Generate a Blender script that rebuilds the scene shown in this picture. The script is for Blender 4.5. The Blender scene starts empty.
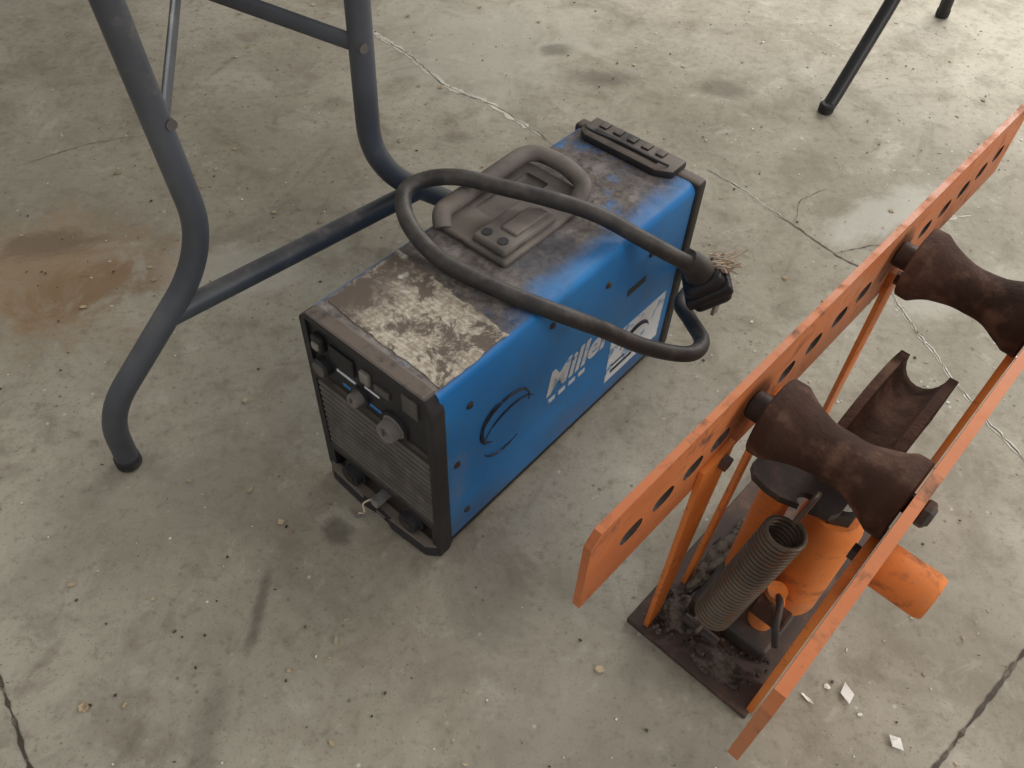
import bpy, bmesh, math, random
from mathutils import Vector, Matrix, noise
random.seed(7)
sc=bpy.context.scene
sc.view_settings.view_transform='Standard'
COL=bpy.context.collection

# ---------------------------------------------------------------- materials
class NT:
    def __init__(s,name):
        s.m=bpy.data.materials.new(name); s.m.use_nodes=True; s.t=s.m.node_tree
        s.b=s.t.nodes["Principled BSDF"]; s.tc=s.t.nodes.new("ShaderNodeTexCoord")
        s.co=s.tc.outputs["Object"]
    def link(s,a,b): s.t.links.new(a,b)
    def noise(s,scale,detail=4,rough=.55,co=None,dist=0):
        n=s.t.nodes.new("ShaderNodeTexNoise"); n.inputs["Scale"].default_value=scale
        n.inputs["Detail"].default_value=detail; n.inputs["Roughness"].default_value=rough
        n.inputs["Distortion"].default_value=dist
        s.link(co or s.co,n.inputs["Vector"]); return n.outputs["Fac"]
    def ramp(s,fac,a,b,va=0.,vb=1.):
        n=s.t.nodes.new("ShaderNodeMapRange"); n.interpolation_type='SMOOTHSTEP'
        n.inputs["From Min"].default_value=a; n.inputs["From Max"].default_value=b
        n.inputs["To Min"].default_value=va; n.inputs["To Max"].default_value=vb
        s.link(fac,n.inputs["Value"]); return n.outputs["Result"]
    def math(s,op,a,b):
        n=s.t.nodes.new("ShaderNodeMath"); n.operation=op
        for i,v in enumerate((a,b)):
            if isinstance(v,(int,float)): n.inputs[i].default_value=v
            else: s.link(v,n.inputs[i])
        return n.outputs[0]
    def mix(s,fac,a,b):
        n=s.t.nodes.new("ShaderNodeMix"); n.data_type='RGBA'
        if isinstance(fac,(int,float)): n.inputs[0].default_value=fac
        else: s.link(fac,n.inputs[0])
        for i,v in ((6,a),(7,b)):
            if isinstance(v,tuple): n.inputs[i].default_value=(*v,1)
            else: s.link(v,n.inputs[i])
        return n.outputs[2]
    def mapped(s,loc=(0,0,0),rot=0,scale=(1,1,1)):
        mp=s.t.nodes.new("ShaderNodeMapping"); mp.vector_type='TEXTURE'
        mp.inputs["Location"].default_value=loc; mp.inputs["Rotation"].default_value=(0,0,rot)
        mp.inputs["Scale"].default_value=scale
        s.link(s.co,mp.inputs["Vector"]); return mp.outputs[0]
    def dist(s,c,sx=1,sy=1,ang=0):
        n=s.t.nodes.new("ShaderNodeVectorMath"); n.operation='LENGTH'; s.link(s.mapped((c[0],c[1],0),ang,(sx,sy,1)),n.inputs[0])
        return n.outputs["Value"]
    def bump(s,h,strength=.3,dist=.002):
        n=s.t.nodes.new("ShaderNodeBump"); n.inputs["Strength"].default_value=strength
        n.inputs["Distance"].default_value=dist; s.link(h,n.inputs["Height"]); s.link(n.outputs[0],s.b.inputs["Normal"])
    def nz(s):
        g=s.t.nodes.new("ShaderNodeNewGeometry"); x=s.t.nodes.new("ShaderNodeSeparateXYZ")
        s.link(g.outputs["Normal"],x.inputs[0]); return x.outputs["Z"]
    def sep(s):
        x=s.t.nodes.new("ShaderNodeSeparateXYZ"); s.link(s.co,x.inputs[0]); return x.outputs
    def out(s,col,rough=.6,metal=0,spec=.4):
        if isinstance(col,tuple): s.b.inputs["Base Color"].default_value=(*col,1)
        else: s.link(col,s.b.inputs["Base Color"])
        if isinstance(rough,(int,float)): s.b.inputs["Roughness"].default_value=rough
        else: s.link(rough,s.b.inputs["Roughness"])
        s.b.inputs["Metallic"].default_value=metal
        s.b.inputs["Specular IOR Level"].default_value=spec
        return s.m

def worn(name,base,worn_c,scale=30,lo=.5,hi=.65,rough=.55,metal=0,dust=None,dlo=.45,dhi=.75,bump=.3,dustamt=.8,var=.25,spec=.4,nzlo=.3,bscale=None,bdist=.001):
    s=NT(name)
    n=s.noise(scale,6,.6); n2=s.noise(scale*.25,3)
    c=s.mix(s.ramp(n2,.3,.7,0,1),tuple(v*(1-var) for v in base),tuple(min(1,v*(1+var)) for v in base))
    c=s.mix(s.ramp(n,lo,hi),c,worn_c)
    if dust:
        m=s.math('MULTIPLY',s.ramp(s.nz(),nzlo,.9),s.ramp(s.noise(scale*.5,6,.65),dlo,dhi,0,dustamt))
        c=s.mix(m,c,dust)
    s.bump(s.noise(bscale or scale*4,5,.65),bump,bdist)
    return s.out(c,rough,metal,spec)

def concrete():
    s=NT("concrete_floor")
    big=s.noise(1.3,4,.55,dist=.3); mid=s.noise(6,7,.66,dist=.5); mid2=s.noise(17,6,.65,dist=.6); fine=s.noise(70,6,.7); vf=s.noise(300,3,.6)
    c=s.mix(s.ramp(big,.35,.65),(.350,.318,.250),(.485,.447,.363))
    c=s.mix(s.ramp(mid,.46,.66,0,.65),c,(.27,.241,.185))
    c=s.mix(s.ramp(mid,.30,.44,.45,0),c,(.57,.537,.455))
    c=s.mix(s.ramp(mid2,.50,.70,0,.55),c,(.235,.207,.157))
    c=s.mix(s.ramp(mid2,.28,.42,.4,0),c,(.61,.575,.49))
    c=s.mix(s.ramp(fine,.50,.72,0,.65),c,(.215,.19,.145))
    c=s.mix(s.ramp(fine,.25,.42,.45,0),c,(.64,.605,.52))
    c=s.mix(s.ramp(vf,.60,.68,0,.55),c,(.14,.12,.092))
    v=s.t.nodes.new("ShaderNodeTexVoronoi"); v.inputs["Scale"].default_value=45; s.link(s.co,v.inputs["Vector"])
    sp=s.math('MULTIPLY',s.ramp(v.outputs["Distance"],.05,.15,1,0),s.ramp(s.noise(7,2),.45,.6))
    c=s.mix(s.math('MULTIPLY',sp,.75),c,(.13,.11,.085))
    v2=s.t.nodes.new("ShaderNodeTexVoronoi"); v2.inputs["Scale"].default_value=31; s.link(s.co,v2.inputs["Vector"])
    sp2=s.math('MULTIPLY',s.ramp(v2.outputs["Distance"],.03,.10,1,0),s.ramp(s.noise(9,2),.48,.58))
    c=s.mix(s.math('MULTIPLY',sp2,.6),c,(.78,.75,.68))
    st=s.noise(14,5,.6,co=s.mapped((0,0,0),1.2,(6,.8,1)))
    c=s.mix(s.ramp(st,.60,.74,0,.45),c,(.19,.167,.13))
    gr=s.noise(3.1,5,.7,dist=1.2)
    c=s.mix(s.ramp(gr,.60,.72,0,.40),c,(.19,.165,.125))
    wn=s.noise(7,8,.72,dist=1.0)
    def patch(cn,r,col,amt,sx=1,sy=1,ang=0,soft=.75,k=2.6):
        nonlocal c
        d=s.dist(cn,r*sx,r*sy,ang)
        d=s.math('ADD',d,s.math('MULTIPLY',s.math('SUBTRACT',wn,.5),k))
        c=s.mix(s.ramp(d,1-soft,1.05,amt,0),c,col)
    patch((-.74,.95),.21,(.35,.24,.14),.75,1.1,.9)          # rust stain
    patch((-.66,.93),.12,(.26,.155,.08),.65,1.3,.6,.4,.7,3.2)
    patch((-.76,1.02),.07,(.17,.125,.09),.6,1.5,.6,.2,.7,3.5)
    patch((-.30,.26),.07,(.16,.135,.105),.45,.35,1.4)
    patch((-.28,.42),.05,(.11,.095,.08),.6,.22,1.5)
    patch((-.21,.52),.025,(.09,.08,.065),.6,1,1)
    patch((-.02,.47),.12,(.20,.175,.14),.45,.5,1.2,.5)
    patch((.10,.30),.22,(.25,.225,.18),.45)
    patch((-.45,.55),.18,(.24,.215,.17),.35,1.2,.7,.5)
    patch((.66,1.22),.10,(.66,.64,.58),.5,1.6,.6,.6)
    patch((.72,1.02),.12,(.62,.60,.53),.45,1.5,.4,.4)
    patch((-.42,.98),.14,(.60,.57,.50),.45,1.3,.6)
    patch((-.1,1.75),.35,(.60,.57,.49),.55)
    patch((.15,1.62),.07,(.13,.105,.08),.6,1.4,.8)
    patch((.06,1.72),.04,(.11,.09,.07),.6,1.2,.8)
    patch((.40,1.60),.06,(.13,.105,.08),.6,1.2,.8)
    patch((-.13,1.38),.04,(.15,.125,.095),.5,1.2,.8)
    patch((.5,.55),.30,(.25,.222,.175),.35)
    s.bump(s.math('ADD',s.math('MULTIPLY',fine,.6),s.math('MULTIPLY',mid,.8)),.30,.004)
    return s.out(c,s.ramp(mid,.3,.7,.68,.88),0,.22)

M={}
M['floor']=concrete()
M['crack']=worn("crack_dirt",(.12,.10,.08),(.22,.19,.15),60,rough=.9)
M['joint']=worn("joint_dirt",(.085,.07,.055),(.2,.17,.13),60,rough=.9)
M['cracklight']=worn("crack_efflorescence",(.64,.61,.53),(.43,.40,.34),60,rough=.9)
M['steelgrey']=worn("table_leg_paint",(.078,.084,.097),(.15,.14,.135),25,.58,.75,.45,.2,dust=(.28,.255,.22),dlo=.45,dhi=.8,dustamt=.45)
M['blackleg']=worn("black_leg_paint",(.018,.018,.020),(.06,.055,.05),25,.6,.75,.45)
M['tabletop']=worn("table_top_plastic",(.55,.54,.51),(.45,.44,.42),40,rough=.5)
M['rubber']=worn("foot_rubber",(.02,.02,.02),(.06,.055,.05),30,rough=.7)
def bluemat():
    s=NT("blue_paint_dusty")
    n=s.noise(13,6,.62,dist=.4); f=s.noise(90,5,.7)
    c=s.mix(s.ramp(s.noise(5,3),.3,.7),(.006,.160,.47),(.018,.225,.59))
    c=s.mix(s.ramp(f,.64,.72,0,.8),c,(.05,.07,.11))
    c=s.mix(s.ramp(s.noise(16,6,.68),.50,.72,0,.5),c,(.055,.145,.26))
    c=s.mix(s.ramp(s.noise(9,6,.7,co=s.mapped((0,0,0),0,(1,1,2.2))),.55,.75,0,.45),c,(.17,.20,.25))
    o=s.sep()
    c=s.mix(s.math('MULTIPLY',s.ramp(o["Z"],.09,.01),s.ramp(n,.35,.65,.2,.7)),c,(.10,.105,.115))
    dust=s.mix(s.ramp(f,.35,.68),(.215,.180,.150),(.100,.078,.065))
    dust=s.mix(s.ramp(s.noise(30,6,.75),.50,.64,0,.8),dust,(.31,.27,.235))
    dust=s.mix(s.ramp(s.noise(22,6,.75,dist=.5),.56,.66,0,.7),dust,(.065,.052,.045))
    dust=s.mix(s.ramp(s.noise(5,4,.6),.50,.66,0,.55),dust,(.085,.09,.105))
    m=s.math('MULTIPLY',s.ramp(s.nz(),.75,.98),s.ramp(n,.30,.42,.20,.97))
    e=s.math('MULTIPLY',s.ramp(s.math('ADD',o["X"],s.math('MULTIPLY',n,.06)),.175,.212),s.ramp(o["Y"],.10,.2,0,1))
    m=s.math('MULTIPLY',m,s.math('SUBTRACT',1,s.math('MULTIPLY',e,.8)))
    c=s.mix(m,c,dust)
    s.bump(f,.3,.0008)
    return s.out(c,s.ramp(m,0,1,.45,.88),0,.4)
M['blue']=bluemat()
def labelmat():
    s=NT("worn_label")
    n=s.noise(26,8,.75,dist=.3); 
    c=s.mix(s.ramp(s.noise(160,4,.7),.38,.62),(.58,.52,.42),(.34,.285,.22))
    c=s.mix(s.ramp(n,.48,.57),c,(.14,.108,.085))
    w=s.t.nodes.new("ShaderNodeTexWave"); w.inputs["Scale"].default_value=60; w.bands_direction='Y'; w.inputs["Distortion"].default_value=2; w.inputs["Detail Scale"].default_value=6
    s.link(s.co,w.inputs["Vector"])
    c=s.mix(s.ramp(w.outputs["Fac"],.75,.9,0,.25),c,(.16,.13,.11))
    o=s.sep()
    c=s.mix(s.math('MULTIPLY',s.ramp(o["X"],.09,.02),s.ramp(n,.33,.48)),c,(.12,.093,.075))
    c=s.mix(s.ramp(s.noise(14,4),.58,.66,0,.8),c,(.76,.73,.66))
    return s.out(c,.85)
M['label']=labelmat()
M['black']=worn("black_plastic",(.024,.023,.025),(.07,.062,.055),40,.55,.8,.55,dust=(.16,.128,.105),dlo=.28,dhi=.5,dustamt=.95,nzlo=.55)
M['blackclean']=worn("black_plastic_clean",(.022,.021,.023),(.05,.046,.042),60,.6,.8,.5)
M['louver']=worn("grey_louver_plastic",(.105,.095,.088),(.17,.14,.12),50,.5,.8,.6,dust=(.20,.165,.14),dustamt=.7)
M['handle']=worn("grey_handle_plastic",(.15,.131,.116),(.085,.070,.060),35,.5,.7,.7,dust=(.25,.212,.18),dlo=.35,dhi=.65,dustamt=.7)
M['knob']=worn("knob_grey",(.22,.20,.18),(.13,.11,.10),80,rough=.5)
M['silver']=worn("bare_metal",(.42,.41,.39),(.2,.18,.15),60,rough=.45,metal=.7)
M['white']=worn("white_decal",(.72,.76,.80),(.20,.36,.56),45,.53,.64,.55,bump=.05,var=.08)
M['navy']=worn("navy_print",(.010,.015,.035),(.03,.08,.18),60,.55,.65,.5)
M['cable']=worn("black_rubber_cable",(.032,.030,.030),(.06,.055,.05),50,.5,.7,.55,dust=(.14,.12,.105),dlo=.3,dhi=.7,dustamt=.6,bump=.15)
M['fiber']=worn("frayed_fibre",(.62,.52,.40),(.4,.3,.2),60,rough=.9)
def orangemat(name,a,b,amt):
    s=NT(name)
    n=s.noise(24,7,.68,dist=.3); f=s.noise(120,4,.7)
    c=s.mix(s.ramp(s.noise(6,4),.3,.7),a,b)
    c=s.mix(s.ramp(n,.54,.66,0,amt),c,(.20,.080,.042))
    c=s.mix(s.ramp(n,.64,.70,0,amt),c,(.085,.045,.030))
    c=s.mix(s.ramp(s.noise(9,6,.7),.5,.7,0,.5),c,(.42,.225,.135))
    c=s.mix(s.ramp(f,.60,.70,0,.5),c,(.22,.10,.06))
    s.bump(f,.3,.0006)
    return s.out(c,s.ramp(n,.4,.7,.45,.75),0,.4)
M['orange']=orangemat("orange_paint_weathered",(.50,.145,.045),(.61,.20,.070),.8)
M['orange2']=orangemat("orange_paint",(.62,.165,.028),(.74,.215,.040),.6)
M['rust']=worn("rusty_steel",(.070,.036,.025),(.155,.085,.058),28,.45,.68,.85,0,bump=.9,bscale=150,bdist=.002,var=.4,spec=.2)
M['darksteel']=worn("greasy_steel_slot_shade",(.050,.042,.038),(.12,.065,.045),30,.45,.7,.55,.3,bump=.5)
M['baseplate']=worn("dirty_base_plate",(.085,.055,.045),(.17,.095,.06),25,.5,.7,.7,.1,bump=.6)
M['spring']=worn("spring_steel",(.14,.115,.09),(.18,.10,.06),80,.5,.7,.5,.5)
M['dirt']=worn("oily_dirt",(.055,.044,.036),(.13,.105,.085),90,.4,.6,.95,bump=.6,spec=.1)
M['paper']=worn("paper_scrap",(.80,.78,.72),(.6,.57,.5),60,rough=.9)
M['leaf']=worn("dry_chaff",(.50,.40,.26),(.30,.22,.13),60,rough=.9)

# ---------------------------------------------------------------- geometry helpers
def empty(name,loc=(0,0,0),rz=0):
    e=bpy.data.objects.new(name,None); COL.objects.link(e); e.location=loc; e.rotation_euler=(0,0,rz); e.empty_display_size=.05
    return e
def obj(name,bm,mat,parent=None,smooth=False,angle=None):
    me=bpy.data.meshes.new(name); bmesh.ops.recalc_face_normals(bm,faces=bm.faces[:]); bm.to_mesh(me); bm.free()
    if smooth:
        for p in me.polygons: p.use_smooth=True
        if angle: me.set_sharp_from_angle(angle=math.radians(angle))
    me.materials.append(mat)
    o=bpy.data.objects.new(name,me); COL.objects.link(o)
    if parent: o.parent=parent
    return o
def apply_mods(o):
    dg=bpy.context.evaluated_depsgraph_get(); me=bpy.data.meshes.new_from_object(o.evaluated_get(dg)); o.modifiers.clear(); o.data=me
def box(name,lo,hi,mat,parent=None,bev=0,seg=3,rot=None):
    bm=bmesh.new(); bmesh.ops.create_cube(bm,size=1)
    c=[(l+h)/2 for l,h in zip(lo,hi)]; d=[h-l for l,h in zip(lo,hi)]
    for v in bm.verts: v.co=Vector((v.co.x*d[0],v.co.y*d[1],v.co.z*d[2]))
    if bev: bmesh.ops.bevel(bm,geom=bm.edges[:],offset=bev,segments=seg,affect='EDGES',profile=.5)
    mt=Matrix.Translation(c)
    if rot: mt=mt@rot
    bm.transform(mt)
    return obj(name,bm,mat,parent,bool(bev),40)
def frame_from(d):
    d=d.normalized(); u=Vector((0,0,1)) if abs(d.z)<.9 else Vector((1,0,0))
    x=d.cross(u).normalized(); return x,d.cross(x).normalized()
def cyl(name,p0,p1,r,mat,parent=None,r2=None,n=24,bev=0):
    p0=Vector(p0);p1=Vector(p1); x,y=frame_from(p1-p0); bm=bmesh.new(); r2=r if r2 is None else r2
    d=(p1-p0).normalized(); L=(p1-p0).length
    if bev: rings=[(0,r-bev),(bev,r),(L-bev,r2),(L,r2-bev)]
    else: rings=[(0,r),(L,r2)]
    vs=[]
    for t,rr in rings:
        vs.append([bm.verts.new(p0+d*t+(x*math.cos(2*math.pi*i/n)+y*math.sin(2*math.pi*i/n))*rr) for i in range(n)])
    for a,b in zip(vs,vs[1:]):
        for i in range(n): bm.faces.new((a[i],a[(i+1)%n],b[(i+1)%n],b[i]))
    bm.faces.new(vs[0]); bm.faces.new(vs[-1])
    return obj(name,bm,mat,parent,True,40)
def revolve(name,p0,p1,prof,mat,parent=None,n=36,rough=0,seed=0):
    p0=Vector(p0);p1=Vector(p1); x,y=frame_from(p1-p0); bm=bmesh.new(); vs=[]
    for t,rr in prof:
        q=p0.lerp(p1,t); ring=[]
        for i in range(n):
            dr=(x*math.cos(2*math.pi*i/n)+y*math.sin(2*math.pi*i/n))
            k=rr+(rough*noise.noise((q+dr*rr)*45+Vector((seed,0,0))) if rough else 0)
            ring.append(bm.verts.new(q+dr*k))
        vs.append(ring)
    for a,b in zip(vs,vs[1:]):
        for i in range(n): bm.faces.new((a[i],a[(i+1)%n],b[(i+1)%n],b[i]))
    bm.faces.new(vs[0]); bm.faces.new(vs[-1])
    return obj(name,bm,mat,parent,True,35)
def spline(pts,sub=10):
    P=[Vector(p) for p in pts]; out=[]
    for i in range(len(P)-1):
        p0=P[max(i-1,0)];p1=P[i];p2=P[i+1];p3=P[min(i+2,len(P)-1)]
        for k in range(sub):
            t=k/sub
            out.append(.5*((2*p1)+(-p0+p2)*t+(2*p0-5*p1+4*p2-p3)*t*t+(-p0+3*p1-3*p2+p3)*t**3))
    out.append(P[-1]); return out
def tube(name,pts,r,mat,parent=None,n=16,sub=10,smooth_path=True,flat=1.0,rfun=None):
    P=spline(pts,sub) if smooth_path else [Vector(p) for p in pts]
    bm=bmesh.new(); vs=[]; d=(P[1]-P[0]).normalized(); x,y=frame_from(d)
    for i,p in enumerate(P):
        d2=(P[min(i+1,len(P)-1)]-P[max(i-1,0)]).normalized()
        x=(x-d2*x.dot(d2)).normalized(); y=d2.cross(x).normalized()
        rr=r*(rfun(i/(len(P)-1)) if rfun else 1)
        vs.append([bm.verts.new(p+(x*math.cos(2*math.pi*k/n)*flat+y*math.sin(2*math.pi*k/n))*rr) for k in range(n)])
    for a,b in zip(vs,vs[1:]):
        for i in range(n): bm.faces.new((a[i],a[(i+1)%n],b[(i+1)%n],b[i]))
    bm.faces.new(vs[0]); bm.faces.new(vs[-1])
    return obj(name,bm,mat,parent,True,60)
def rounded(pts,rad,seg=5):
    P=[Vector(p) for p in pts]; out=[P[0]]
    for i in range(1,len(P)-1):
        a=(P[i-1]-P[i]);b=(P[i+1]-P[i]); k=min(rad,a.length*.49,b.length*.49)
        A=P[i]+a.normalized()*k; B=P[i]+b.normalized()*k
        for j in range(seg+1):
            t=j/seg; out.append(A*(1-t)**2+P[i]*2*t*(1-t)+B*t*t)
    out.append(P[-1]); return out
def prism(name,poly,axis,lo,hi,mat,parent=None,bev=0):
    bm=bmesh.new()
    def mk(p,h):
        return {'x':(h,p[0],p[1]),'y':(p[0],h,p[1]),'z':(p[0],p[1],h)}[axis]
    A=[bm.verts.new(mk(p,lo)) for p in poly]; B=[bm.verts.new(mk(p,hi)) for p in poly]
    bm.faces.new(A); bm.faces.new(B)
    for i in range(len(poly)): bm.faces.new((A[i],A[(i+1)%len(poly)],B[(i+1)%len(poly)],B[i]))
    if bev: bmesh.ops.bevel(bm,geom=bm.edges[:],offset=bev,segments=2,affect='EDGES',profile=.5)
    return obj(name,bm,mat,parent,bool(bev),30)
def cut(o,cutters,transfer=False):
    for c in cutters:
        m=o.modifiers.new("b",'BOOLEAN'); m.operation='DIFFERENCE'; m.solver='EXACT'; m.object=c
        if transfer: m.material_mode='TRANSFER'
    bpy.context.view_layer.update(); apply_mods(o)
    for c in cutters: bpy.data.objects.remove(c,do_unlink=True)
    for p in o.data.polygons: p.use_smooth=False
    return o

# ---------------------------------------------------------------- floor
def ribbon_bm(bm,pts,w,z,jit,seed,step=.008):
    rnd=random.Random(seed); P=[Vector((*p,0)) for p in pts]; path=[]
    for a,b in zip(P,P[1:]):
        n=max(2,int((b-a).length/step))
        for i in range(n): path.append(a.lerp(b,i/n))
    path.append(P[-1]); prev=None; off=0
    for i,p in enumerate(path):
        d=(path[min(i+1,len(path)-1)]-path[max(i-1,0)]).normalized(); s=Vector((-d.y,d.x,0))
        off=off*.85+rnd.uniform(-jit,jit)*.6
        ww=w*rnd.uniform(.25,1.2)*(0.25+.75*min(1,min(i,len(path)-1-i)/5))
        q=p+s*off
        a=bm.verts.new((q+s*ww/2).to_tuple()[:2]+(z,)); b=bm.verts.new((q-s*ww/2).to_tuple()[:2]+(z,))
        if prev: bm.faces.new((prev[0],prev[1],b,a))
        prev=(a,b)
bm=bmesh.new(); bmesh.ops.create_grid(bm,x_segments=1,y_segments=1,size=6)
floor=obj("floor",bm,M['floor'])
for v in floor.data.vertices: v.co.y+=2
def ribbons(name,items,z,mat):
    bm=bmesh.new()
    for (pts,w,seed) in items: ribbon_bm(bm,pts,w,z,.004 if w!=.0051 else .0010,seed)
    return obj(name,bm,mat)
ribbons("trim_floor_cracks",[
  ([(-.33,1.74),(-.25,1.66),(-.16,1.55),(-.07,1.49),(.03,1.40),(.06,1.36)],.0020,0),
  ([(.34,1.32),(.42,1.24),(.47,1.17),(.54,1.09),(.60,1.04),(.70,1.0)],.0034,1),
  ([(.53,1.10),(.62,1.13),(.70,1.20),(.80,1.22)],.0024,2),
  ([(.47,1.17),(.50,1.24),(.56,1.28)],.0014,3),
  ([(.60,1.04),(.62,.92),(.66,.80),(.72,.66)],.0022,4),
  ([(.05,1.37),(.02,1.25)],.0012,7),([(-.90,1.22),(-.80,1.30),(-.70,1.34)],.0014,9)],.0009,M['crack'])
ribbons("trim_floor_joint",[
  ([(.80,.59),(.66,.46),(.61,.413),(.54,.345),(.47,.28),(.40,.21)],.0051,5),
  ([(-.66,.49),(-.60,.40),(-.54,.32),(-.50,.27),(-.47,.23),(-.42,.17)],.0051,6)],.0009,M['joint'])
ribbons("trim_crack_deposits",[
  ([(-.36,1.78),(-.33,1.74),(-.25,1.66),(-.16,1.55),(-.07,1.49),(.03,1.40)],.015,0),
  ([(.34,1.32),(.42,1.24),(.47,1.17)],.010,1),
  ([(.62,1.13),(.70,1.20),(.80,1.22)],.012,2),([(.60,1.04),(.62,.92),(.66,.80),(.72,.66)],.008,4)],.0005,M['cracklight'])

# ---------------------------------------------------------------- folding tables
def folding_table(name,loc,rz,legs,cross_z,mat,r,topn,second=None,topz=.72,half=(-.10,.70),near=-.12):
    e=empty(name,loc,rz)
    def frame(tag,yo,sg):
        for k,pts in enumerate(legs):
            tube(f"leg_{tag}_{k+1}",rounded([(x,yo,z) for x,z in pts],.07,8),r,mat,e,smooth_path=False,n=20)
            fx=pts[0][0]
            cyl(f"foot_{tag}_{k+1}",(fx,yo,.0005),(fx,yo,.020),r*1.10,M['rubber'],e,bev=.003)
        xa,xb,z=cross_z
        tube(f"crossbar_{tag}",[(xa,yo,z),(xb,yo,z)],r*.92,mat,e,smooth_path=False,n=20)
        xs=[p[-1][0] for p in legs]
        tube(f"top_rail_{tag}",[(xs[0]-.02,yo,topz-.012),(xs[1]+.02,yo,topz-.012)],r*.9,mat,e,smooth_path=False)
        m=((xs[0]+xs[1])/2,yo+.15*sg,.49)
        for k,x in enumerate(xs):
            a=Vector((x+(.026 if k==0 else -.014),yo,.437)); b=Vector(m)
            tube(f"brace_{tag}_{k+1}",[a,b],.011,mat,e,smooth_path=False,n=12,flat=.4)
            cyl(f"brace_bolt_{tag}_{k+1}",a+Vector((0,-.016,0)),a+Vector((0,.016,0)),.006,M['louver'],e,n=12)
        tube(f"brace_{tag}_link",[Vector(m),(m[0],yo+.34*sg,topz-.01)],.010,mat,e,smooth_path=False,n=12)
    frame("a",0,1)
    if second: frame("b",second,-1)
    box("top",(half[0],near,topz),(half[1],topn,topz+.035),M['tabletop'],e,bev=.012)
    box("apron",(half[0]+.03,near+.03,topz-.02),(half[1]-.03,near+.045,topz),mat,e)
    return e
legs1=[[(0,0.005),(.004,.10),(.155,.238),(.182,.30),(.156,.71)],
       [(.608,0.005),(.604,.10),(.452,.238),(.421,.30),(.432,.71)]]
folding_table("folding_table",(-.493,.607,0),math.radians(45),legs1,(.112,.495,.198),M['steelgrey'],.0148,1.62,second=1.34)
legs2=[[(0,0.005),(.02,.02),(.165,.18),(.20,.26),(.19,.71)],
       [(.565,0.005),(.560,.06),(.40,.20),(.37,.28),(.38,.71)]]
folding_table("folding_table",(.601,1.535,0),math.atan2(.771,.637),legs2,(.175,.42,.19),M['blackleg'],.014,1.5,second=1.3)

# ---------------------------------------------------------------- welding machine
th=-.6757
W=empty("welding_machine",(-.2258,.6153,0),th)
def rrect(x0,x1,z0,z1,rt,n=6):
    pts=[(x0,z0),(x1,z0)]
    for i in range(n+1):
        a=i/n*math.pi/2; pts.append((x1-rt+rt*math.cos(a),z1-rt+rt*math.sin(a)))
    for i in range(n+1):
        a=math.pi/2+i/n*math.pi/2; pts.append((x0+rt+rt*math.cos(a),z1-rt+rt*math.sin(a)))
    return pts
def coverm(name,x0,x1,y0,y1,z0,z1,rt,mat):
    bm=bmesh.new(); poly=rrect(x0,x1,z0,z1,rt)
    ys=[y0+(y1-y0)*i/12 for i in range(13)]
    R_=[[bm.verts.new((p[0],y,p[1])) for p in poly] for y in ys]; n=len(poly)
    for a,b in zip(R_,R_[1:]):
        for i in range(n): bm.faces.new((a[i],a[(i+1)%n],b[(i+1)%n],b[i]))
    bm.faces.new(R_[0]); bm.faces.new(R_[-1])
    return obj(name,bm,mat,W,True,50)
coverm("cover",.001,.190,.014,.470,.018,.298,.012,M['blue'])
box("base_tray",(.003,.015,.004),(.189,.475,.020),M['black'],W,bev=.004)
for k,(x,y) in enumerate([(.02,.04),(.17,.04),(.02,.45),(.17,.45)]):
    cyl(f"rubber_foot_{k+1}",(x,y,.0005),(x,y,.006),.010,M['rubber'],W)
bz=prism("front_bezel",[(-.003,.002),(.193,.002),(.195,.02),(.194,.278),(.182,.299),(.010,.299),(-.004,.286),(-.005,.02)],'y',-.002,.018,M['black'],W,bev=.003)
cs=[box("c",(.008,-.02,.202),(.184,.006,.290),M['black'],W),
    box("c",(.006,-.02,.068),(.186,.008,.194),M['black'],W),
    box("c",(.010,-.02,.018),(.182,.014,.058),M['black'],W)]
cut(bz,cs)
for i in range(12):
    z=.0725+i*.0100
    box(f"louver_{i+1}",(.0065,-.0015,z),(.1855,.0085,z+.0064),M['louver'],W,bev=.0015,seg=2,rot=Matrix.Rotation(math.radians(-14),4,'X'))
box("control_panel",(.008,.002,.2025),(.184,.0065,.2895),M['blackclean'],W)
box("panel_blue_strip",(.052,.0012,.214),(.125,.0022,.219),M['blue'],W)
box("panel_print_1",(.045,.0012,.232),(.075,.0022,.236),M['white'],W)
box("panel_print_2",(.090,.0012,.240),(.112,.0022,.243),M['white'],W)
box("digital_display",(.040,-.002,.247),(.078,.003,.272),M['blackclean'],W,bev=.002)
box("selector_key",(.088,-.003,.252),(.102,.003,.270),M['knob'],W,bev=.002)
box("led_window",(.108,-.001,.252),(.130,.003,.262),M['louver'],W,bev=.001)
def knob(nm,x,z,r,d):
    revolve(nm,(x,.003,z),(x,-d,z),[(0,r*1.15),(.25,r*1.15),(.3,r),(.9,r*.9),(1,r*.78)],M['knob'],W,n=28)
    box(nm+"_pointer",(x-.0012,-d-.002,z),(x+.0012,-d+.001,z+r*.75),M['louver'],W)
    revolve(nm+"_collar",(x,.003,z),(x,-.002,z),[(0,r*1.45),(1,r*1.4)],M['blackclean'],W,n=28)
knob("adjustment_knob",.134,.214,.0140,.016)
knob("process_knob",.082,.222,.0095,.013)
cyl("remote_socket",(.026,.004,.228),(.026,-.008,.228),.012,M['blackclean'],W,bev=.002)
cyl("remote_socket_rim",(.026,-.006,.228),(.026,-.0100,.228),.0095,M['louver'],W,n=20)
box("power_rocker",(.017,-.006,.254),(.034,.003,.276),M['blackclean'],W,bev=.003)
box("power_rocker_key",(.020,-.009,.258),(.031,-.004,.270),M['silver'],W,bev=.003)
box("rating_tag",(.150,-.001,.255),(.172,.003,.282),M['louver'],W,bev=.001)
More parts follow.
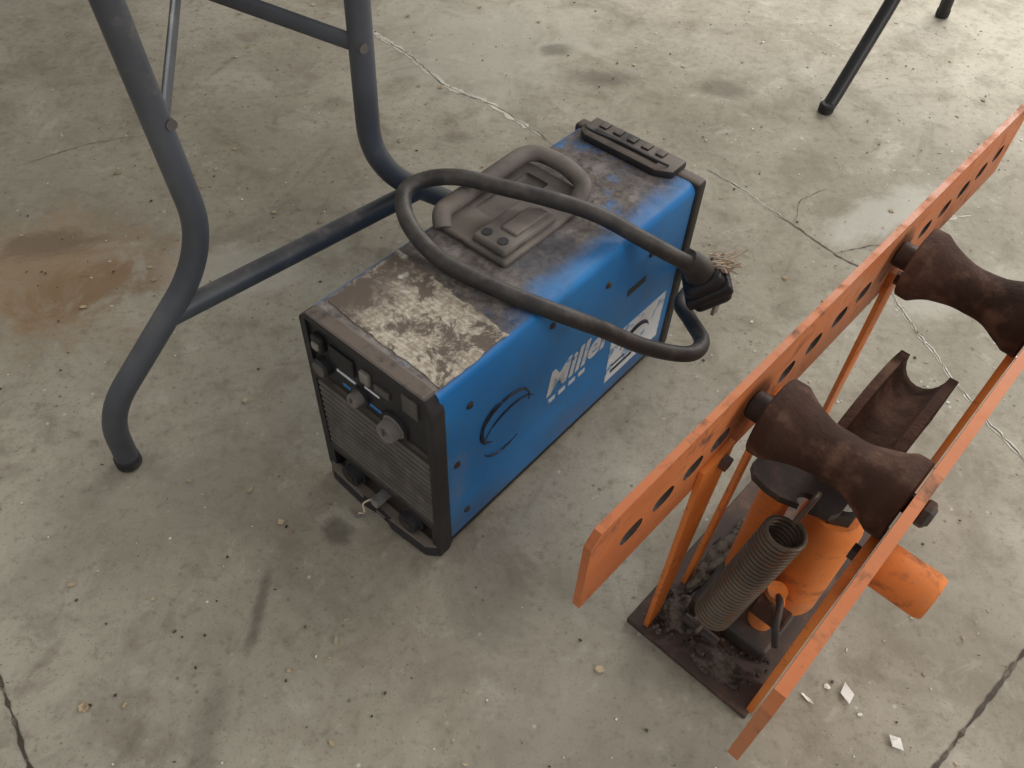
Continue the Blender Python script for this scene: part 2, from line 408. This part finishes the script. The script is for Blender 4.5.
for nm,x in (("output_socket_1",.045),("output_socket_2",.146)):
    revolve(nm,(x,.013,.038),(x,-.010,.038),[(0,.018),(.55,.018),(.6,.015),(1,.014)],M['blackclean'],W)
    cyl(nm+"_bore",(x,-.009,.038),(x,-.0115,.038),.007,M['darksteel'],W)
cyl("gas_fitting",(.096,.013,.038),(.096,-.016,.038),.008,M['silver'],W,n=6)
prism("front_chin",[(-.002,.004),(-.002,-.002),(.012,-.012),(.070,-.015),(.088,-.006),(.102,-.006),(.120,-.015),(.178,-.012),(.192,-.002),(.192,.004)],'z',.0015,.024,M['black'],W,bev=.004)
tube("tag_string",[(.090,-.014,.04),(.082,-.022,.03),(.084,-.024,.015),(.074,-.026,.004)],.0012,M['fiber'],W,n=6)
cyl("tag_disc",(.074,-.028,.001),(.074,-.028,.0025),.004,M['knob'],W)
# rear bezel + cord cleat
box("rear_bezel",(-.003,.466,.002),(.194,.487,.3005),M['black'],W,bev=.006)
prism("rear_cord_cleat",[(.018,.452),(.030,.444),(.140,.444),(.160,.455),(.160,.488),(.018,.488)],'z',.298,.309,M['black'],W,bev=.003)
box("cleat_slot",(.035,.456,.307),(.135,.464,.3115),M['blackclean'],W,bev=.0015)
for k in range(5):
    box(f"cleat_rib_{k+1}",(.034+k*.022,.470,.306),(.046+k*.022,.484,.3115),M['black'],W,bev=.0015)
tube("cleat_wire",[(.02,.46,.31),(.04,.445,.318),(.08,.452,.316),(.12,.448,.319),(.15,.46,.311)],.0016,M['blackclean'],W,n=6)
for i in range(14):
    box(f"rear_louver_{i+1}",(.02,.485,.06+i*.014),(.17,.490,.067+i*.014),M['louver'],W)
# worn paper label with torn outline
rnd=random.Random(5); lp=[]
def edge(a,b,n,j):
    for i in range(n):
        t=i/n; lp.append((a[0]+(b[0]-a[0])*t+rnd.uniform(-j,j),a[1]+(b[1]-a[1])*t+rnd.uniform(-j,j)))
edge((.014,.026),(.184,.022),22,.0012); edge((.185,.022),(.184,.118),14,.0012); edge((.184,.118),(.010,.134),24,.0025); edge((.010,.134),(.014,.026),16,.0030)
prism("top_label",lp,'z',.2975,.2988,M['label'],W)
# handle base and grip
hb=box("handle_base",(.010,.190,.2975),(.118,.355,.306),M['handle'],W,bev=.004)
cut(hb,[box("c",(.026,.240,.300),(.062,.335,.33),M['handle'],W,bev=.004)])
box("handle_pad",(.062,.196,.304),(.112,.290,.315),M['handle'],W,bev=.005)
box("handle_pad_boss",(.080,.225,.313),(.104,.283,.318),M['handle'],W,bev=.003)
for k,(x,y) in enumerate([(.074,.210),(.098,.210)]):
    cyl(f"handle_hole_disc_{k+1}",(x,y,.3150),(x,y,.3162),.0062,M['blackclean'],W,n=16)  # flat dark disc paints the shade of an open pad hole
tube("handle_grip",rounded([(.024,.190,.304),(.012,.200,.316),(.010,.360,.318),(.060,.366,.318),(.104,.352,.316),(.108,.325,.304)],.03,8),.0082,M['handle'],W,flat=1.35,n=18,smooth_path=False)
# side details
def on_side(y,z,ln,ht,mat,nm,t=.0008):
    return box(nm,(.1898,y,z),(.190+t,y+ln,z+ht),mat,W)
for k,(y,z) in enumerate([(.035,.159),(.056,.245),(.190,.262),(.295,.250),(.385,.240),(.41,.05),(.05,.05)]):
    revolve(f"side_screw_{k+1}",(.189,y,z),(.1925,y,z),[(0,.0055),(.5,.005),(1,.003)],M['darksteel'],W,n=16)
on_side(.345,.196,.038,.010,M['blackclean'],"side_slot")
on_side(.325,.045,.125,.088,M['white'],"side_decal")
def text(body,y,z,size,mat,nm,shear=.2,ext=.0004):
    c=bpy.data.curves.new(nm,'FONT'); c.body=body; c.size=size; c.shear=shear; c.extrude=ext; c.offset=size*.025
    o=bpy.data.objects.new(nm,c); COL.objects.link(o); c.materials.append(mat)
    o.matrix_local=Matrix(((0,0,1,.1905),(1,0,0,y),(0,1,0,z),(0,0,0,1))); bpy.context.view_layer.update(); me=bpy.data.meshes.new_from_object(o.evaluated_get(bpy.context.evaluated_depsgraph_get()))
    m=bpy.data.objects.new(nm,me); COL.objects.link(m); m.matrix_local=o.matrix_local.copy(); m.parent=W
    bpy.data.objects.remove(o,do_unlink=True); return m
text("Miller",.188,.136,.056,M['white'],"logo_lettering")
for k in range(4): on_side(.196+k*.020,.118,.013,.007,M['white'],f"logo_subline_{k+1}")
def arc(cy,cz,r,a0,a1,rr,nm,mat,x=.1902,el=1):
    tube(nm,[(x,cy+r*math.cos(math.radians(a)),cz+el*r*math.sin(math.radians(a))) for a in range(a0,a1+1,12)],rr,mat,W,smooth_path=False,n=6,rfun=lambda t:.3+1.1*math.sin(math.pi*t))
arc(.115,.170,.042,-10,225,.0016,"swoosh_1",M['navy'],el=.8)
arc(.125,.150,.045,20,170,.0013,"swoosh_2",M['navy'],el=.7)
arc(.105,.175,.03,100,250,.0020,"swoosh_3",M['navy'],el=1.1)
arc(.120,.135,.04,190,300,.0014,"swoosh_4",M['navy'],el=.6)
arc(.385,.080,.035,20,160,.0018,"decal_swoosh",M['navy'],x=.1910)
arc(.385,.070,.04,40,150,.0012,"decal_swoosh_2",M['navy'],x=.1910)
on_side(.335,.058,.05,.006,M['navy'],"decal_text_1",.0012); on_side(.335,.071,.03,.004,M['navy'],"decal_text_2",.0012)
# power cord
cord=[(.10,.487,.14),(.12,.515,.14),(.175,.520,.145),(.215,.475,.15),(.232,.415,.162),(.262,.385,.175),(.298,.352,.187),(.302,.312,.200),(.268,.268,.222),(.232,.222,.262),(.200,.176,.3005),(.145,.154,.3100),(.075,.146,.309),(.028,.150,.314),(-.010,.165,.320),(-.035,.190,.324),(-.030,.218,.328),(.002,.240,.336),(.05,.262,.335),(.10,.287,.331),(.150,.312,.322),(.205,.330,.306),(.240,.358,.280),(.252,.380,.262)]
tube("power_cord",cord,.0097,M['cable'],W,sub=12,n=18)
pl=Matrix.Rotation(math.radians(40),4,'Z')@Matrix.Rotation(math.radians(-35),4,'Y')
box("plug_body",(.240,.374,.205),(.290,.423,.250),M['blackclean'],W,bev=.010,rot=pl)
box("plug_flange",(.236,.370,.222),(.294,.427,.236),M['blackclean'],W,bev=.004,rot=pl)
revolve("plug_collar",(.244,.370,.276),(.256,.388,.250),[(0,.012),(.3,.015),(1,.019)],M['cable'],W)
for k,(dx,dy) in enumerate([(-.010,0),(.010,0),(0,.012)]):
    box(f"plug_prong_{k+1}",(.268+dx,.405+dy,.180),(.272+dx,.417+dy,.212),M['silver'],W)
rnd=random.Random(3)
for k in range(30):
    a=Vector((.262+rnd.uniform(-.014,.014),.408+rnd.uniform(-.014,.014),.252)); 
    d=Vector((rnd.uniform(-.1,1),rnd.uniform(-.4,1),rnd.uniform(-.1,.5))).normalized()*rnd.uniform(.012,.036)
    tube(f"frayed_strand_{k+1}",[a,a+d*.5+Vector((rnd.uniform(-.004,.004),0,rnd.uniform(-.004,.006))),a+d],.0013,M['fiber'],W,n=5,sub=4)

# ---------------------------------------------------------------- hydraulic pipe bender
Nv=Vector((.7581,-.6521,0)); Dv=Vector((.6521,.7581,0))
o0=Nv*-.085+Dv*.62
Bn=empty("hydraulic_pipe_bender",o0,math.atan2(-.6521,.7581))
def q(n,d,z): return (n+.085,d-.62,z)
def bbox(nm,n0,n1,d0,d1,z0,z1,mat,bev=0): return box(nm,q(n0,d0,z0),q(n1,d1,z1),mat,Bn,bev=bev)
bbox("base_plate",-.165,-.002,.418,.835,.0005,.010,M['baseplate'],.0015)
def slot(n0,n1,d,z,r,l):
    poly=[]
    for i in range(9):
        a=-math.pi/2+math.pi*i/8; poly.append((d-.62+l+r*math.cos(a),z+r*math.sin(a)))
    for i in range(9):
        a=math.pi/2+math.pi*i/8; poly.append((d-.62-l+r*math.cos(a),z+r*math.sin(a)))
    return prism("c",poly,'x',n0+.085,n1+.085,M['darksteel'],Bn)  # dark cutter colour lines the slot walls, painting in the holes' shade
for nm,n0,n1,d0 in (("side_plate_left",-.154,-.147,.268),("side_plate_right",.002,.011,.258)):
    poly=[(d0-.62+.010,.400),(1.10-.62,.400),(1.10-.62,.294),(d0-.62,.294),(d0-.62,.388)]
    pl_=prism(nm,poly,'x',n0+.085,n1+.085,M['orange'],Bn)
    cs=[slot(n0-.02,n1+.02,d,.345,.0095,.005) for d in [.325,.368,.410,.451,.56,.61,.66,.71,.85,.90,.95,1.00,1.05]]
    cut(pl_,cs,True)
def leg(nm,n0,a0,a1,b0,b1,t=.006):
    prism(nm,[(a0-.62,.009),(a1-.62,.009),(b1-.62,.325),(b0-.62,.325)],'x',n0+.085,n0+.085+t,M['orange2'],Bn,bev=.0008)
leg("leg_left_near",-.147,.425,.448,.425,.475); leg("leg_left_far",-.147,.795,.820,.782,.815)
leg("leg_left_mid",-.147,.50,.515,.545,.560)
leg("leg_right_near",-.007,.425,.462,.425,.490,.008); leg("leg_right_far",-.007,.795,.820,.782,.815,.008)
for k,d in enumerate((.458,.798)):
    cyl(f"leg_bolt_left_{k+1}",q(-.141,d,.312),q(-.134,d,.312),.008,M['darksteel'],Bn,n=6)
    cyl(f"leg_bolt_right_{k+1}",q(-.007,d,.312),q(-.013,d,.312),.008,M['darksteel'],Bn,n=6)
def rprof(t):
    u=abs(t-.5)/.5
    if u>.78: return .0380
    return .0380-.0150*(1-(u/.78)**2.2)
prof=[(0,.036),(.012,.0380)]+[(i/60,rprof(i/60)) for i in range(1,60)]+[(.988,.0380),(1,.036)]
for k,d in enumerate((.495,.775)):
    revolve(f"pipe_roller_{k+1}",q(-.128,d,.358),q(.0,d,.358),prof,M['rust'],Bn,n=64,rough=.0018,seed=k*9)
    cyl(f"roller_pin_{k+1}",q(-.162,d,.358),q(.022,d,.358),.0095,M['darksteel'],Bn,bev=.002)
    cyl(f"roller_spacer_{k+1}",q(-.147,d,.358),q(-.127,d,.358),.014,M['darksteel'],Bn,bev=.002)
    cyl(f"roller_pin_head_{k+1}",q(.011,d,.358),q(.020,d,.358),.013,M['darksteel'],Bn,bev=.002,n=6)
revolve("handle_tube",q(.008,.450,.330),q(.056,.450,.330),[(0,.0205),(.9,.0205),(1,.0185)],M['orange2'],Bn)
bbox("jack_base",-.122,-.022,.475,.625,.010,.040,M['darksteel'],.006)
revolve("jack_reservoir",q(-.046,.560,.038),q(-.046,.560,.215),[(0,.030),(.04,.032),(.9,.032),(.96,.029),(1,.024)],M['orange2'],Bn)
cyl("jack_top_nut",q(-.046,.560,.215),q(-.046,.560,.232),.020,M['darksteel'],Bn,n=6)
cyl("jack_ram",q(-.046,.560,.232),q(-.052,.575,.285),.014,M['silver'],Bn)
revolve("pump_cylinder",q(-.050,.508,.036),q(-.050,.508,.112),[(0,.014),(.7,.014),(.75,.011),(1,.011)],M['orange2'],Bn)
cyl("pump_socket",q(-.062,.494,.090),q(-.024,.494,.090),.013,M['rust'],Bn,bev=.002)
cyl("release_valve",q(-.10,.475,.025),q(-.10,.455,.025),.008,M['silver'],Bn,n=8)
tube("pump_linkage",[q(-.050,.508,.105),q(-.040,.496,.112),q(-.030,.478,.10),q(-.02,.470,.08)],.004,M['darksteel'],Bn)
cyl("guide_post",q(-.104,.548,.036),q(-.104,.548,.225),.017,M['orange2'],Bn,bev=.002)
br=prism("spring_bracket",[(-.130,-.118),(-.122,-.128),(-.105,-.132),(-.09,-.132),(-.045,-.118),(-.040,-.108),(-.040,-.03),(-.118,-.03),(-.130,-.05)],'z',.252,.261,M['darksteel'],None)
for v in br.data.vertices: v.co.x+=.085; v.co.y+=.012
br.parent=Bn
cut(br,[cyl("c",q(-.070,.514,.23),q(-.070,.514,.29),.009,M['darksteel'],Bn)])
def helix(c0,c1,r,turns,per=16):
    c0=Vector(c0);c1=Vector(c1);x,y=frame_from(c1-c0); n=int(turns*per)
    return [c0.lerp(c1,i/n)+(x*math.cos(2*math.pi*i/per)+y*math.sin(2*math.pi*i/per))*r for i in range(n+1)],x*r
s0=Vector(q(-.090,.462,.065)); s1=Vector(q(-.068,.486,.240))
hp,x_=helix(s0,s1,.0190,29)
tube("return_spring",hp,.0027,M['spring'],Bn,smooth_path=False,n=8)
ax=(s1-s0).normalized()
tube("spring_hook_top",[s1+x_,s1+x_*.7+ax*.010,s1+ax*.018,s1+ax*.028-x_*.3,s1+ax*.040+Vector((0,.012,0)),s1+ax*.036+Vector((0,.026,0)),s1+ax*.022+Vector((0,.028,0))],.0028,M['spring'],Bn,n=8)
tube("spring_hook_bottom",[s0+x_,s0+x_*.6-ax*.010,s0-ax*.018,s0-ax*.030-x_*.5,s0-ax*.040,s0-ax*.030+x_*.6],.0028,M['spring'],Bn,n=8)
cyl("spring_anchor",q(-.115,.456,.030),q(-.070,.456,.030),.006,M['darksteel'],Bn)
def die():
    bm=bmesh.new(); Rr=.16; cz=.335-Rr; hw=.030; g=.021; rings=[]
    for i in range(21):
        a=math.radians(-27+54*i/20)
        sec=[(-hw,-.050),(-hw,0),(-g-.003,0)]
        for k in range(11):
            t=math.pi*k/10; sec.append((-g*math.cos(t),-g*math.sin(t)*1.15))
        sec+=[(g+.003,0),(hw,0),(hw,-.050)]
        ring=[]
        for (sx,sr) in sec:
            rr=Rr+sr; ring.append(bm.verts.new((-.056+.085+sx,.002+rr*math.sin(a),cz+rr*math.cos(a))))
        rings.append(ring)
    n=len(rings[0])
    for a,b in zip(rings,rings[1:]):
        for i in range(n): bm.faces.new((a[i],a[(i+1)%n],b[(i+1)%n],b[i]))
    bm.faces.new(rings[0]); bm.faces.new(rings[-1])
    return obj("bending_die",bm,M['rust'],Bn,True,35)
die()
def heap(nm,n0,d0,rx,ry,h,z=.010,seed=0):
    bm=bmesh.new(); bmesh.ops.create_icosphere(bm,subdivisions=5,radius=1)
    c=Vector(q(n0,d0,z))
    for v in bm.verts:
        k=1+.4*noise.noise(v.co*2+Vector((seed,0,0)))+.12*noise.noise(v.co*12)
        v.co=Vector((v.co.x*rx*k,v.co.y*ry*k,max(-.002,v.co.z*h*k)))+c
    obj(nm,bm,M['dirt'],Bn,True)
heap("dirt_heap_1",-.128,.462,.024,.026,.008,seed=1)
heap("dirt_heap_2",-.060,.446,.036,.018,.008,seed=5)
heap("dirt_heap_3",-.132,.56,.014,.06,.008,seed=9)
rnd=random.Random(21); bm=bmesh.new()
for i in range(90):
    n_=rnd.uniform(-.155,-.012); d_=rnd.uniform(.425,.49); s=rnd.uniform(.001,.0035)
    mt=Matrix.Translation(q(n_,d_,.012+rnd.uniform(0,.007)))@Matrix.Rotation(rnd.uniform(0,3),4,'X')@Matrix.Rotation(rnd.uniform(0,3),4,'Z')
    bmesh.ops.create_icosphere(bm,subdivisions=1,radius=s,matrix=mt)
obj("dirt_lumps",bm,M['dirt'],Bn)

# ---------------------------------------------------------------- debris on floor
c_,s_=math.cos(th),math.sin(th)
def free(x,y):
    dx,dy=x+.2258,y-.6153; a=dx*c_+dy*s_; b=-dx*s_+dy*c_
    if -.06<a<.25 and -.06<b<.56: return False
    v=Vector((x,y,0)); 
    if -.2<v.dot(Nv)<.04 and .38<v.dot(Dv)<.87: return False
    return True
def debris(name,items,mat,seed):
    rnd=random.Random(seed); bm=bmesh.new()
    for (x,y,s) in items:
        a=rnd.uniform(0,6.28); k=rnd.randint(4,6); vs=[]; el=rnd.uniform(.2,1); ca,sa=math.cos(a),math.sin(a)
        for i in range(k):
            t=2*math.pi*i/k; r=s*rnd.uniform(.5,1); px,py=r*math.cos(t),r*math.sin(t)*el
            vs.append(bm.verts.new((x+px*ca-py*sa,y+px*sa+py*ca,.0012+rnd.uniform(0,s*.25))))
        bm.faces.new(vs)
    bmesh.ops.triangulate(bm,faces=bm.faces[:])
    o=obj(name,bm,mat); m=o.modifiers.new("s",'SOLIDIFY'); m.thickness=.0006; return o
debris("paper_scraps",[(.39,.352,.019),(.432,.302,.016),(.345,.345,.011),(.37,.36,.006),(.40,.33,.005)],M['paper'],4)
def scatter(seed,n,sizes):
    rnd=random.Random(seed); it=[]
    while len(it)<n:
        x=rnd.uniform(-.9,1.1);y=rnd.uniform(.22,1.95)
        if free(x,y): it.append((x,y,rnd.choice(sizes)))
    return it
debris("floor_chips",scatter(11,320,[.0015,.002,.002,.003]),M['paper'],5)
debris("dry_grass_bits",scatter(12,300,[.002,.003,.004,.007]),M['leaf'],6)
debris("dirt_crumbs",scatter(13,460,[.0015,.002,.003]),M['dirt'],8)

# ---------------------------------------------------------------- camera
f,p,r,h=841.7,.8735,.0529,.9278
fw=Vector((0,math.cos(p),-math.sin(p))); rt=Vector((1,0,0)); up=rt.cross(fw)
Rv=math.cos(r)*rt+math.sin(r)*up; Uv=-math.sin(r)*rt+math.cos(r)*up
cd=bpy.data.cameras.new("camera"); cam=bpy.data.objects.new("camera",cd); COL.objects.link(cam)
m=Matrix((Rv,Uv,-fw)).transposed().to_4x4(); m.translation=(0,0,h); cam.matrix_world=m
cd.sensor_fit='HORIZONTAL'; cd.sensor_width=36; cd.lens=f/1024*36; cd.clip_start=.02
sc.camera=cam

# ---------------------------------------------------------------- lights
w=bpy.data.worlds.new("world"); sc.world=w; w.use_nodes=True
bg=w.node_tree.nodes["Background"]; bg.inputs[0].default_value=(1,.985,.965,1); bg.inputs[1].default_value=.50
def area(nm,loc,tgt,sx,sy,e,col):
    l=bpy.data.lights.new(nm,'AREA'); l.shape='RECTANGLE'; l.size=sx; l.size_y=sy; l.energy=e; l.color=col
    o=bpy.data.objects.new(nm,l); COL.objects.link(o); o.location=loc
    o.rotation_euler=(Vector(tgt)-Vector(loc)).to_track_quat('-Z','Y').to_euler()
area("garage_door_daylight",(1.8,3.6,1.9),(.1,.8,0),2.4,1.6,128,(1,.985,.95))
area("side_area_light",(2.8,-.6,1.8),(.1,.6,.1),1.5,1.3,42,(1,.97,.93))  # weaker warm area light from the right, slightly behind the camera
